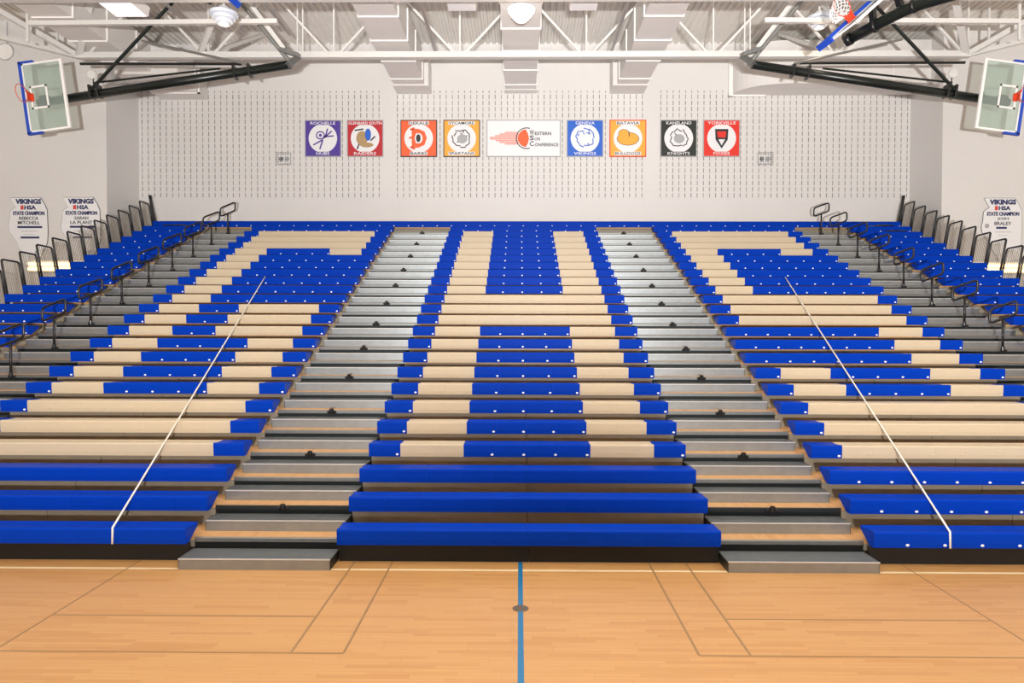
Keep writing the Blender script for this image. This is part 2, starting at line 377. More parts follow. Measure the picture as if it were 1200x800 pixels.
# ------------------------------------------------------------------ benches of moulded seat modules
PROF = [(0.012, 0.0), (0.10, 0.0), (0.335, 0.135), (0.345, 0.170), (0.335, 0.181), (0.25, 0.176), (0.12, 0.178), (0.05, 0.1865), (0.018, 0.187), (0.004, 0.178), (0.0, 0.160), (0.004, 0.06)]
def module_mesh(width, m):
    b_ = MB(); g_ = 0.0006
    b_.extrude_x(PROF, g_, width-g_, m)
    if m == 'cream': b_.lathe([(0.006, 0), (0.006, -0.004), (0.0005, -0.004)], (width*0.86, 0.006, 0.05), 'dot', 10, 'y')
    return b_.mesh('seat_module')
PL = MB().lathe([(0.021, 0), (0.021, -0.004), (0.017, -0.0055), (0.0005, -0.0055)], (0, 0, 0), 'plate', 14, 'y')
PL.v = [(x, y, z*0.72) for x, y, z in PL.v]; plate_me = PL.mesh('number_plate')
mods = {}
def bench(k, sec, pat, where, plates=True):
    x0, x1, wd = sec
    key = ''.join(('%d %s, ' % (n, 'cream' if c == 'c' else 'blue')) for c, n in pat)
    cols = set(c for c, n in pat)
    look = 'all-blue' if cols == {'b'} else 'cream and blue'
    t = empty('bleacher_bench', (x0, sy(k), sz(k)), '%s bench %s, %s row from the floor' % (look, where, ORD[k]), 'bleacher bench', 'bleacher benches')
    i = 0
    for c, n in pat:
        for _ in range(n):
            mm = 'cream' if c == 'c' else 'blue'
            if (wd, mm) not in mods: mods[(wd, mm)] = module_mesh(wd, mm)
            o = link(mods[(wd, mm)], 'seat_module', t, (i*wd, 0, 0)); o['label'] = mm+' moulded plastic seat'
            if mm == 'blue' and plates:
                link(plate_me, 'number_plate', o, (wd*0.90, 0.002, 0.036))
            i += 1
H = {}
for k in range(1, 25):
    if k in (1, 2, 3, 24): H[k] = 'b10'
    elif k <= 11: H[k] = 'b1c2b4c2b1'
    elif k <= 14: H[k] = 'b1c8b1'
    else: H[k] = 'b1c2b4c2b1'
GG = {}
for k in range(1, 25):
    if k in (1, 2, 3, 24): GG[k] = 'b10'
    elif k in (4, 5, 6, 21, 22, 23): GG[k] = 'b1c8b1'
    elif k <= 10: GG[k] = 'b1c2b4c2b1'
    elif k <= 13: GG[k] = 'b1c2b2c4b1'
    elif k <= 19: GG[k] = 'b1c2b7'
    else: GG[k] = 'b1c2b4c2b1'
S = {}
for k in range(1, 25):
    if k in (1, 2, 3, 24): S[k] = 'b10'
    elif k in (4, 5, 6, 12, 13, 14, 21, 22, 23): S[k] = 'b1c8b1'
    elif k in (7, 8): S[k] = 'b1c2b4c2b1'
    elif k <= 11: S[k] = 'b7c2b1'
    elif k <= 19: S[k] = 'b1c2b7'
    else: S[k] = 'b1c2b4c2b1'
def parse(s):
    out = []; i = 0
    while i < len(s):
        j = i+1
        while j < len(s) and s[j].isdigit(): j += 1
        out.append((s[i], int(s[i+1:j]))); i = j
    return out
for k in range(1, 25):
    bench(k, CEN, parse(H[k]), 'of the centre H block', k > 3)
    bench(k, LEFT, parse(GG[k]), 'of the left G block', k > 5)
    bench(k, RIGHT, parse(S[k]), 'of the right S block', True)
    if k >= 8:
        bench(k, OUTL, [('b', 4)], 'beside the left guard rails')
        bench(k, OUTR, [('b', 4)], 'beside the right guard rails')
NM = 52; wd = (OUTR[1]-OUTL[0])/NM
bench(25, (OUTL[0], OUTR[1], wd), [('b', NM)], 'running unbroken along the back wall')

# ------------------------------------------------------------------ aisle steps
AIS = [(-3.965, -2.19, 'left inner aisle'), (2.42, 4.165, 'right inner aisle'), (-10.04, -8.44, 'outer left aisle'), (8.615, 10.38, 'outer right aisle')]
def step_meshes(w_, d, h):
    b_ = MB(); b_.box(0, w_, 0, 0.008, 0, h-0.012, 'step'); b_.box(0, 0.006, 0, d, 0, h-0.012, 'darkmetal'); b_.box(w_-0.006, w_, 0, d, 0, h-0.012, 'darkmetal')
    b_.box(0, w_, d-0.006, d, 0, h-0.012, 'darkmetal')
    tr_ = MB(); n_ = 3; pw = d/n_
    for i in range(n_):
        a = -0.004+i*pw; e = a+pw-0.006
        tr_.extrude_x([(a, h-0.016), (e-0.008, h-0.016), (e-0.008, h-0.004), (e-0.012, h), (a+0.006, h), (a, h-0.004)], 0, w_, 'step')
        if i == 0: tr_.box(0, w_, a-0.002, a+0.012, h-0.010, h+0.003, 'lip_glint')
        for j in range(4): 
            yy = a+0.014+j*(pw-0.034)/3
            tr_.box(0, w_, yy, yy+0.010, h-0.001, h+0.004, 'galv')
    return b_.mesh('step_body'), tr_.mesh('tread')
for ai, (a, b_, nm) in enumerate(AIS):
    D_ = 0.365
    bm_, tm_ = step_meshes(b_-a, D_-0.03, 0.134)
    for k in range(0, ROWS-1):
        if ai > 1 and k < 5: continue
        if k == 0:
            t = empty('aisle_step', (a, 8.245, 0), 'aluminium step box standing on the wood floor at the foot of the %s' % nm, 'step', 'loose front steps')
            m1, m2 = step_meshes(b_-a, 0.40, 0.127)
            link(m1, 'step_body', t); link(m2, 'tread', t)
        else:
            t = empty('aisle_step', (a, ny(k+1)+0.045-D_, nz(k)+0.001), 'ribbed aluminium half step in the %s, on the %s platform up' % (nm, ORD[k]), 'step', 'aluminium aisle steps')
            link(bm_, 'step_body', t); link(tm_, 'tread', t)

# ------------------------------------------------------------------ rail sockets (inner aisles) and aisle hand rails (outer aisles)
sk = MB(); sk.lathe([(0.035, 0), (0.035, 0.055), (0.028, 0.062), (0.024, 0.02), (0.001, 0.02)], (0, 0, 0.0), 'black', 14); sm_ = sk.mesh('collar')
sk = MB(); sk.box(-0.06, 0.06, -0.012, 0.0, -0.07, -0.005, 'black'); 
for sx_ in (-1, 1): sk.lathe([(0.024, 0), (0.024, -0.02), (0.016, -0.028), (0.001, -0.028)], (sx_*0.055, -0.012, -0.028), 'black', 12, 'y')
sb_ = sk.mesh('clamp_plate')
for nm, cx in (('left inner aisle', -3.08), ('right inner aisle', 3.29)):
    for k in range(2, 25, 2):
        t = empty('rail_socket', (cx, ny(k)-0.002, nz(k)), 'small black empty rail socket in the %s, %s platform up' % (nm, ORD[k]), 'rail socket', 'empty rail sockets')
        link(sm_, 'collar', t, (0, -0.035, -0.03)); link(sb_, 'clamp_plate', t)
def rail_meshes():
    p = MB().tube([(0, 0, -0.05), (0, 0, 0.60)], 0.025, 'black', 10).mesh('post', True)
    lp = round_loop([(-0.25, 0, 0.50), (0.25, 0, 0.685), (0.25, 0, 0.95), (-0.25, 0, 0.765)], 0.085)
    l = MB().tube(lp, 0.024, 'black', 10, True).mesh('rail_loop', True)
    k_ = MB().tube([(0, 0, 0.58), (0, 0, 0.60)], 0.03, 'black', 10).mesh('coupling')
    f_ = MB(); f_.lathe([(0.036, 0), (0.036, 0.07), (0.03, 0.08), (0.001, 0.08)], (0, 0, -0.03), 'black', 14); f_.box(-0.05, 0.075, -0.015, 0.015, -0.06, -0.01, 'black')
    return p, l, k_, f_.mesh('foot_bracket')
rp, rl, rk, rf = rail_meshes()
for nm, cx, ks in (('outer left aisle', -9.25, range(8, 25, 2)), ('outer right aisle', 9.49, range(8, 25, 2))):
    for k in ks:
        t = empty('aisle_handrail', (cx, ny(k)-0.036, nz(k)), 'black looped handrail in the %s, on the %s platform up from the floor' % (nm, ORD[k]), 'handrail', 'looped aisle handrails')
        t.rotation_euler = (0, 0, random.uniform(-0.12, 0.12))
        for me, nn in ((rp, 'post'), (rl, 'rail_loop'), (rf, 'foot_bracket')): link(me, nn, t)

# ------------------------------------------------------------------ guard rails at the two ends
def guard_meshes(s):                                # s=-1 left end, +1 right end
    lean = 0.16*s
    P = lambda y, z: (lean*z/0.95, y, z)
    pts = [P(0.60, -0.12), P(0.60, 0.92), P(0.0, 1.0), P(0.0, 0.02)]
    fr_ = MB().tube(round_path([P(0.0, -0.14), P(0.0, 0.99), P(0.585, 0.97), P(0.585, 0.06)], 0.07), 0.023, 'black', 8).mesh('rail_frame', True)
    bar_ = []
    for i in range(9):
        y = 0.055+i*0.058; zt = 0.97-0.02*y/0.585
        bar_.append(MB().tube([P(y, 0.07), P(y, zt)], 0.0065, 'wire', 6).mesh('baluster'))
    lo = MB().tube([P(0.0, 0.08), P(0.585, 0.08)], 0.012, 'black', 6).mesh('lower_rail')
    return fr_, bar_, lo
for s, X, nm in ((-1, OUTL[0]-0.03, 'left'), (1, OUTR[1]+0.03, 'right')):
    fr_, bar_, lo = guard_meshes(s)
    for k in range(10, 25):
        t = empty('guard_rail', (X, sy(k)+0.18, nz(k)), 'black barred guard rail at the %s end of the seating, %s row' % (nm, ORD[k]), 'guard rail', 'end guard rails')
        link(fr_, 'rail_frame', t); link(lo, 'lower_rail', t)
        for bmesh_ in bar_: link(bmesh_, 'baluster', t)
    # last double post by the back wall
    t = empty('guard_rail', (X, sy(25)+0.25, nz(25)), 'thick black end post at the %s top corner of the seating' % nm, 'guard rail', 'end guard rails')
    for dy in (0.0, 0.10):
        MB().tube([(0, dy, -0.25), (0.20*s, dy, 1.02), (0.20*s, dy+0.02, 1.04)], 0.026, 'black', 8).build('post', t, True)
    MB().bar((0.20*s, 0.0, 1.03), (0.20*s, 0.10, 1.03), 0.05, 0.05, 'black').build('cap', t)
    MB().bar((0.01*s, 0.05, 0.1), (0.18*s, 0.05, 0.95), 0.02, 0.11, 'darkmetal').build('infill_panel', t)
# unmounted rail loops lying on the top seats
for (x, k, r, nm) in ((-10.95, 24, 0.1, 'left'), (11.2, 24, -0.3, 'right'), (11.5, 23, 0.25, 'right')):
    t = empty('loose_rail', (x, sy(k)+0.17, sz(k)+SEATH+0.022), 'unmounted black rail loop lying flat by the %s guard rails, %s row' % (nm, ORD[k]), 'loose rail', 'unmounted rail loops')
    t.rotation_euler = (0, 0, r)
    MB().tube(round_loop([(-0.30, -0.12, 0), (0.30, -0.14, 0), (0.30, 0.12, 0), (-0.30, 0.12, 0)], 0.09), 0.020, 'black', 8, True).build('rail_loop', t, True)
    MB().tube([(0.0, 0.02, 0.03), (0.30, 0.0, 0.03), (0.52, 0.05, 0.0)], 0.020, 'black', 8).build('post', t, True)

# ------------------------------------------------------------------ white straps stretched over the benches
def strap(xa, ka, xb, kb, label):
    n = 32; m = MB(); pts = []
    pts.append(Vector((xa, sy(ka)-0.012, sz(ka)+0.005)))
    for k in range(ka, kb+1):
        f_ = (k-ka)/(kb-ka); pts.append(Vector((xa+(xb-xa)*f_, sy(k)-0.003, sz(k)+SEATH+0.010)))
    m.tube(pts, 0.0125, 'cord', 6); o = m.build('strap', None, True); tag(o, label, 'strap'); return o
strap(-4.85, 1, -6.26, 16, 'long white strap running down the left G block from mid height to the front bench')
strap(5.09, 1, 6.50, 16, 'long white strap running down the right S block from mid height to the front bench')

# ------------------------------------------------------------------ ducts
def duct(nm, x0, x1, y0, y1, z0, z1, fl_y, label):
    t = empty('air_duct', ((x0+x1)/2, y1, z0), label, 'air duct', 'ceiling air ducts')
    cx, cy, cz = t.location
    MB().box(x0-cx, x1-cx, y0-cy, y1-cy, 0, z1-cz, 'duct').build('duct_panel', t)
    for yy in fl_y:
        f_ = MB(); a, b_ = x0-cx, x1-cx; h = z1-cz; e = 0.03; q = 0.025
        f_.box(a-e, b_+e, yy-cy-q/2-.01, yy-cy+q/2+.01, -e, 0.001, 'flange'); f_.box(a-e, a+.001, yy-cy-q/2-.01, yy-cy+q/2+.01, 0, h, 'flange'); f_.box(b_-.001, b_+e, yy-cy-q/2-.01, yy-cy+q/2+.01, 0, h, 'flange')
        f_.build('flange', t)
    return t
FY = [3.05+1.5*i for i in range(14)]
t = duct('l', -4.04, -3.06, 2.0, WALLY-0.02, 10.6, 11.5, FY[:-1]+[22.55, 23.1], 'left of the three square white ducts running back to the middle of the slotted wall')
MB().box(-0.50-0.02, 0.62, -0.82, 0.0, -0.045, 0.9, 'duct').build('duct_outlet', t)
t = duct('c', -0.475, 0.525, 2.0, WALLY-0.02, 10.6, 11.5, [y+0.74 for y in FY[:-1]]+[23.1], 'centre white duct above the conference banner')
MB().box(-0.53, 0.53, -0.35, 0, -0.03, 0.9, 'duct').build('duct_outlet', t)
t = duct('r', 3.11, 4.07, 2.0, WALLY-0.02, 10.6, 11.5, FY[:-1]+[22.55, 23.1], 'right of the three square white ducts running back to the middle of the slotted wall')
MB().box(-0.62, 0.50, -0.82, 0.0, -0.045, 0.9, 'duct').build('duct_outlet', t)
t = duct('fl', -12.26, -11.25, 2.0, 22.6, 10.6, 11.5, FY[:-1], 'far left white duct along the recess corner')
MB().box(-0.62, 1.30, -0.7, 0.4, -0.08, 0.8, 'duct').build('duct_shoulder', t)
MB().box(-0.15, 1.37, 0.4, 1.28, -0.22, 0.55, 'duct').build('duct_outlet', t)
f_ = MB(); f_.box(1.35, 1.42, 0.55, 0.60, -0.26, 0.60, 'flange'); f_.box(-0.15, 1.42, 0.55, 0.60, -0.26, -0.22, 'flange'); f_.build('flange', t)
# low duct along the back wall on the right, curved where it leaves the wall
t = empty('air_duct', (9.9, WALLY-0.02, 10.50), 'long low white duct lying along the back wall at the upper right, rounded left end', 'air duct', 'ceiling air ducts')
pl = [(-2.9, -0.02)]
for i in range(9):
    a = PI/2*i/8; pl.append((-2.9+1.9*math.sin(a), -0.02-1.10*(1-math.cos(a))**0.8 if i else -0.10))
pl = [(-2.9, 0.0)]+[(-2.9+1.6*(1-math.cos(PI/2*i/10)), -0.12-1.05*math.sin(PI/2*i/10)) for i in range(11)]+[(XR-9.9-0.01, -1.17), (XR-9.9-0.01, 0.0)]
MB().extrude_z(pl, 0.0, 1.35, 'duct').build('duct_panel', t)
f_ = MB(); f_.box(-3.02, -2.86, -0.10, 0, -0.05, 1.3, 'flange'); f_.box(-3.02, -1.8, -0.06, 0, -0.05, 0.0, 'flange'); f_.build('flange', t)
for xx in (-1.2, 0.3, 1.8):
    MB().box(xx, xx+0.02, -1.178, -1.165, 0, 1.35, 'flange').build('seam_strip', t)

# ------------------------------------------------------------------ roof trusses
def truss(Y, zb, label, shift=0.0):
    t = empty('roof_truss', (0, Y, zb), label, 'roof truss', 'white roof trusses')
    top = CEIL-zb-0.06; e = 12.38
    b_ = MB()
    for dy in (-0.05, 0.05):
        b_.bar((-e, dy, 0), (e, dy, 0), 0.05, 0.16, 'white')
        b_.bar((-e, dy, 0), (-19.5, dy, 2.0 if False else top*0.98), 0.05, 0.11, 'white'); b_.bar((e, dy, 0), (19.5, dy, top*0.98), 0.05, 0.11, 'white')
    b_.box(-e, e, -0.09, 0.09, -0.085, -0.075, 'white')
    b_.build('bottom_chord', t)
    c_ = MB(); c_.bar((-19.8, 0, top), (19.8, 0, top), 0.14, 0.12, 'white'); c_.build('top_chord', t)
    nodes = [-1.663+3.5*i for i in range(-3, 5)]
    for i, x in enumerate(nodes):
        x += shift
        if abs(x) > e+.2: continue
        MB().bar((x, 0, 0), (x, 0, top), 0.045, 0.045, 'white').build('vertical_strut', t)
        for dx in (-1.75, 1.75):
            if abs(x+dx) < e+1: MB().bar((x+0.16*(1 if dx > 0 else -1), 0, 0.05), (x+dx, 0, top), 0.06, 0.06, 'white').build('diagonal_strut', t)
    for x in (-6.18, -6.03, 6.2, 6.35): MB().bar((x, 0, 0), (x, 0, top), 0.035, 0.035, 'white').build('hanger', t)
    for x in (-12.9, 12.9): MB().bar((x, 0, 0.15), (x, 0, top), 0.05, 0.05, 'white').build('vertical_strut', t)
truss(20.0, 10.37, 'white roof truss crossing the whole picture in front of the back wall')
truss(16.55, 10.40, 'white roof truss grazing the top edge of the picture', 1.75)
truss(12.0, 10.40, 'white roof truss above the middle of the seating')
# longitudinal bridging pipes
for x, z in ((-2.35, 10.50), (2.55, 10.50), (-6.4, 10.95), (6.6, 10.95), (-9.2, 11.2), (9.4, 11.2)):
    o = MB().tube([(x, 8, z), (x, 20.0, z)], 0.045, 'white', 8).build('ceiling_pipe', None, True)
    tag(o, 'white ceiling pipe running front to back, %s of the three on the %s' % ('innermost' if abs(x) < 4 else ('middle' if abs(x) < 8 else 'outermost'), 'left' if x < 0 else 'right'), 'pipe', 'ceiling pipes')
# sloping brace pairs between truss and roof
for s in (-1, 1):
    for (a, b_, wd_, nm) in (((8.9, 20, 10.45), (6.9, 17.6, 11.9), 0.13, 'inner'), ((12.3, 20, 10.4), (10.0, 17.2, 12.0), 0.16, 'middle'), ((12.4, 20, 10.4), (15.4, 16.6, 12.0), 0.13, 'outer'), ((8.6, 20, 10.45), (8.2, 22.9, 12.1), 0.10, 'rear')):
        o = MB().bar((a[0]*s, a[1], a[2]), (b_[0]*s, b_[1], b_[2]), wd_, wd_, 'white').build('roof_brace')
        tag(o, 'sloping white %s brace between truss and roof on the %s side' % (nm, 'left' if s < 0 else 'right'), 'roof brace', 'roof braces')

# ------------------------------------------------------------------ lamps
def lamp(x, y, z, label, lit=False, top=None):
    t = empty('bay_lamp', (x, y, z), label, 'lamp', 'round bay lamps')
    MB().tube([(0, 0, 0.42), (0, 0, top if top else CEIL-z)], 0.03, 'white', 8).build('stem', t)
    MB().lathe([(0.10, 0.44), (0.12, 0.42), (0.14, 0.34), (0.10, 0.33)], (0, 0, 0), 'white', 20).build('ballast_housing', t)
    pr = [(0.02, 0.0), (0.13, 0.01), (0.14, 0.05), (0.12, 0.06), (0.20, 0.075), (0.215, 0.12), (0.19, 0.13), (0.265, 0.145), (0.28, 0.20), (0.255, 0.21), (0.32, 0.225), (0.33, 0.29), (0.26, 0.33), (0.10, 0.34)]
    MB().lathe(pr, (0, 0, 0), 'lamplit' if lit else 'lampglass', 32).build('ribbed_shade', t, False)
    l = bpy.data.lights.new('bay_lamp_light', 'POINT'); l.energy = LAMP; l.color = (1.0, 0.80, 0.58); l.shadow_soft_size = 0.2
    o = bpy.data.objects.new('bay_lamp_light', l); COL.objects.link(o); o.location = (x, y, z-0.45)
lamp(-7.0, 17.0, 9.94, 'round white ribbed lamp hanging at the upper left, by the blue pad')
lamp(0.03, 17.2, 10.10, 'glowing round ribbed lamp under the centre duct', True, 0.455)
lamp(7.8, 18.9, 10.62, 'round ribbed lamp half hidden behind the basketball net at the upper right')
def boxlight(x, y, z, w_, d, label, lit=False):
    t = empty('box_fixture', (x, y, z), label, 'ceiling light', 'box ceiling lights')
    MB().extrude_y([(-w_/2, 0), (w_/2, 0), (w_/2+0.04, 0.22), (-w_/2-0.04, 0.22)], -d/2, d/2, 'flange').build('housing', t)
    MB().box(-w_/2+0.03, w_/2-0.03, -d/2+0.03, d/2-0.03, -0.012, -0.001, 'lamplit' if lit else 'panel_white').build('diffuser', t)
    MB().tube([(0, 0, 0.2), (0, 0, CEIL-z)], 0.015, 'white', 6).build('stem', t)
boxlight(-1.42, 17.5, 10.62, 0.68, 0.6, 'white box light left of the centre duct')
boxlight(1.55, 17.5, 10.62, 0.66, 0.6, 'white box light right of the centre duct')
boxlight(-9.55, 17.2, 10.45, 0.8, 1.0, 'bright white box light at the upper left corner', True)

# ------------------------------------------------------------------ folded side baskets
def basket_board(t, sg, pad=True, net=False):
    """board in local axes: x = towards the hinge (sg flips it), z = board width, -y = playing side"""
    def bx(mb, u0, u1, y0, y1, v0, v1, m): 
        a, b_ = sorted((u0*sg, u1*sg)); mb.box(a, b_, y0, y1, v0, v1, m)
    g_ = MB(); bx(g_, -0.50, 0.50, -0.006, 0.006, -0.89, 0.89, 'glass'); g_.build('glass_pane', t)
    f_ = MB()
    bx(f_, -0.535, -0.49, -0.02, 0.02, -0.92, 0.92, 'flange'); bx(f_, 0.49, 0.56, -0.03, 0.03, -0.92, 0.92, 'flange')
    bx(f_, -0.535, 0.54, -0.02, 0.02, -0.92, -0.87, 'flange'); bx(f_, -0.535, 0.54, -0.02, 0.02, 0.87, 0.92, 'flange'); f_.build('board_frame', t)
    q = MB()
    for (u0, u1, v0, v1) in ((-0.40, -0.35, -0.305, 0.305), (0.02, 0.07, -0.305, 0.305), (-0.40, 0.07, -0.305, -0.255), (-0.40, 0.07, 0.255, 0.305)): bx(q, u0, u1, -0.011, -0.006, v0, v1, 'flange')
    q.build('target_square', t)
    p = MB(); e_ = 0.10 if net else 0.0; bx(p, -0.60-e_*.6, -0.53+e_*.3, -0.045-e_*.5, 0.045, -0.95, 0.95, 'pad'); bx(p, -0.60-e_*.6, -0.20, -0.045-e_*.5, 0.045, -0.97, -0.915, 'pad'); bx(p, -0.60-e_*.6, -0.20, -0.045-e_*.5, 0.045, 0.915, 0.97, 'pad'); p.build('edge_pad', t)
    r = MB(); R_ = 0.225; rc = (-0.37*sg, -0.40)
    r.tube([(rc[0], rc[1]+R_*math.cos(a), R_*math.sin(a)) for a in [2*PI*i/28 for i in range(28)]], 0.010, 'orange', 8, True); r.build('rim', t, True)
    k_ = MB(); bx(k_, -0.44, -0.30, -0.03, -0.015, -0.10, 0.10, 'orange')
    for s_ in (-1, 1): k_.bar((rc[0], -0.02, 0.09*s_), (rc[0], -0.21, 0.11*s_), 0.05, 0.03, 'orange')
    k_.bar((rc[0]-.03*sg, -0.02, 0), (rc[0], -0.19, 0), 0.02, 0.12, 'orange'); k_.build('rim_bracket', t)
    if net:
        nb = MB(); nd = Vector((0, 0, 0))
        for i in range(12):
            for sd in (-1, 1):
                pts = []
                for j in range(7):
                    f = j/6; rr = R_*(1-0.42*f)+0.02*math.sin(j*2.1+i); a = 2*PI*(i+sd*j*0.5)/12
                    drop = 0.40*f
                    pts.append((rc[0]+NETDIR[0]*drop-0.0, rc[1]+rr*math.cos(a)+NETDIR[1]*drop, rr*math.sin(a)+NETDIR[2]*drop))
                nb.tube(pts, 0.009, 'net', 4)
        nb.build('net', t)
NETDIR = (0, 0, 0)
for sg, side in ((1, 'left'), (-1, 'right')):
    B = Vector((-12.58*sg, 19.0, 8.93))
    if sg < 0: B = Vector((12.60, 19.0, 8.91))
    ang = math.radians(7.6)
    t = empty('folded_basket', B, 'basketball goal folded up sideways with glass board and long black mast, upper %s' % side, 'basketball goal', 'folded side goals', (0, -ang*sg, 0))
    basket_board(t, sg)
    L = lambda u, y, v: (u*sg, y, v)
    MB().tube([L(-0.36, 0.24, -0.06), L(6.5, 0.24, 0.05)], 0.112, 'mast', 16).build('mast', t, True)
    MB().lathe([(0.001, 0), (0.10, 0), (0.10, 0.03), (0.001, 0.03)], L(-0.37, 0.24, -0.06) if sg > 0 else (0.34, 0.24, -0.06), 'black', 16, 'x').build('mast_cap', t)
    MB().bar(L(-0.1, 0.05, 0), L(-0.1, 0.26, -0.05), 0.25, 0.12, 'black').build('board_mount', t)
    MB().bar(L(0.45, 0.03, 0), L(0.45, 0.26, -0.05), 0.06, 0.12, 'black').build('board_mount', t)
    MB().tube([L(1.15, 0.30, 0.30), L(4.6, 0.30, 0.22)], 0.028, 'mast', 8).build('parallel_tube', t)
    for u in (1.10, 1.30, 5.0, 5.4):
        MB().bar(L(u, 0.24, -0.13), L(u, 0.24, 0.20), 0.06, 0.25, 'black').build('clamp', t)
    # members given in world axes, moved into the goal's frame
    R_inv = Matrix.Rotation(ang*sg, 3, 'Y')
    def wl(x, y, z): return R_inv @ (Vector((x*sg, y, z))-B)
    MB().tube([wl(-11.8, 19.25, 9.87), wl(-7.45, 19.25, 9.86)], 0.038, 'black', 8).build('stay_rod', t)
    MB().tube([wl(-11.52, 19.2, 9.13), wl(-8.6, 18.9, 11.9)], 0.045, 'mast', 8).build('diagonal_brace', t)
    MB().tube([wl(-10.03, 19.05, 10.40), wl(-7.25, 19.1, 9.80)], 0.03, 'beamgrey', 8).build('folding_strut', t)
    MB().bar(wl(-7.55, 18.6, 11.9), wl(-6.28, 19.1, 10.2), 0.11, 0.11, 'white').build('hanger_arm', t)
    MB().tube([wl(-7.8, 18.4, 11.9), wl(-6.05, 19.2, 9.78)], 0.05, 'beamgrey', 10).build('pivot_tube', t)
    MB().bar(wl(-6.15, 19.1, 9.78), wl(-5.95, 19.3, 10.05), 0.16, 0.16, 'galv').build('hinge_bracket', t)
    MB().bar(wl(-6.35, 19.0, 10.15), wl(-5.85, 19.0, 10.0), 0.1, 0.1, 'galv').build('hinge_bracket', t)
    MB().bar(wl(-12.4, 18.1, 10.46), wl(-6.1, 18.1, 10.50), 0.10, 0.11, 'white').build('support_beam', t)
    MB().bar(wl(-12.42, 18.1, 10.0), wl(-12.42, 18.1, 12.1), 0.06, 0.06, 'white').build('support_post', t)
    # winch pulley and cable
    MB().lathe([(0.001, 0), (0.11, 0.0), (0.12, 0.02), (0.10, 0.05), (0.12, 0.08), (0.11, 0.10), (0.001, 0.10)], wl(-11.6, 19.4, 9.64), 'white', 20, 'y').build('pulley', t)
    MB().tube([wl(-11.58, 19.45, 9.6), wl(-11.5, 19.35, 9.15)], 0.014, 'black', 6).build('cable', t)

# main-court goals folded up near the roof
def main_goal(mir, off, label):
    A = Vector((6.86, 16.5, 9.2)); Bp = Vector((8.18, 17.0, 10.39)); e = (Bp-A).normalized(); u = Vector((0.26, -0.955, 0.12)); u = (u-e*u.dot(e)).normalized(); n_ = Vector((-0.646, -0.081, 0.752))
    n_ = u.cross(e); 
    if n_.x > 0: n_ = -n_
    mid = (A+Bp)/2+u*0.60
    # local x = u, z = e, -y = playing side (n)
    M = Matrix((u, -n_, e)).transposed()
    if mir: 
        F = Matrix.Diagonal((-1, 1, 1)); M = F @ M @ Matrix.Diagonal((1, 1, -1)); mid = F @ mid
    if M.determinant() < 0: M = M @ Matrix.Diagonal((1, 1, -1))
    t = empty('folded_basket', mid+Vector(off), label, 'basketball goal', 'folded main goals'); t.rotation_euler = M.to_euler()
    global NETDIR
    d = (M.transposed() @ Vector((-0.45 if not mir else 0.45, 0, -0.6))); NETDIR = tuple(d)
    basket_board(t, 1, net=True)
    inv = M.transposed()
    def wl(p): 
        p = Vector(p); 
        if mir: p.x = -p.x
        return inv @ (p-mid)
    path = round_path([wl((7.66, 16.9, 9.55)), wl((8.50, 15.75, 9.80)), wl((9.3, 14.7, 9.72)), wl((11.4, 13.2, 9.9))], 0.35)
    MB().tube(path, 0.125, 'mast', 18).build('mast', t, True)
    a, b_ = wl((7.62, 16.95, 9.54)), wl((7.70, 16.85, 9.56)); MB().tube([a, b_], 0.145, 'black', 18).build('mast_cap', t, True)
    for q in ((8.0, 16.43, 9.65), (8.5, 15.75, 9.79), (9.1, 14.95, 9.74)):
        c = wl(q); c2 = wl((q[0]+0.04, q[1]-0.05, q[2]+0.005)); MB().tube([c, c2], 0.15, 'black', 16).build('clamp', t, True)
    MB().bar(wl((8.0, 16.43, 9.75)), wl((7.9, 16.3, 10.0)), 0.12, 0.12, 'black').build('board_mount', t)
    MB().bar(wl((8.35, 15.95, 9.9)), wl((8.2, 15.85, 10.2)), 0.12, 0.12, 'black').build('board_mount', t)
    MB().tube([wl((8.75, 15.6, 9.82)), wl((9.4, 15.9, 12.1))], 0.05, 'beamgrey', 8).build('hanger_tube', t)
    MB().tube([wl((11.3, 13.25, 9.9)), wl((11.5, 13.2, 12.15))], 0.06, 'beamgrey', 8).build('hanger_tube', t)
    return t
main_goal(False, (0, 0, 0), 'basketball goal with white net folded up close to the roof, upper right')
main_goal(True, (0.36, 0, 1.0), 'basketball goal whose blue padded edge just shows at the top, upper left')

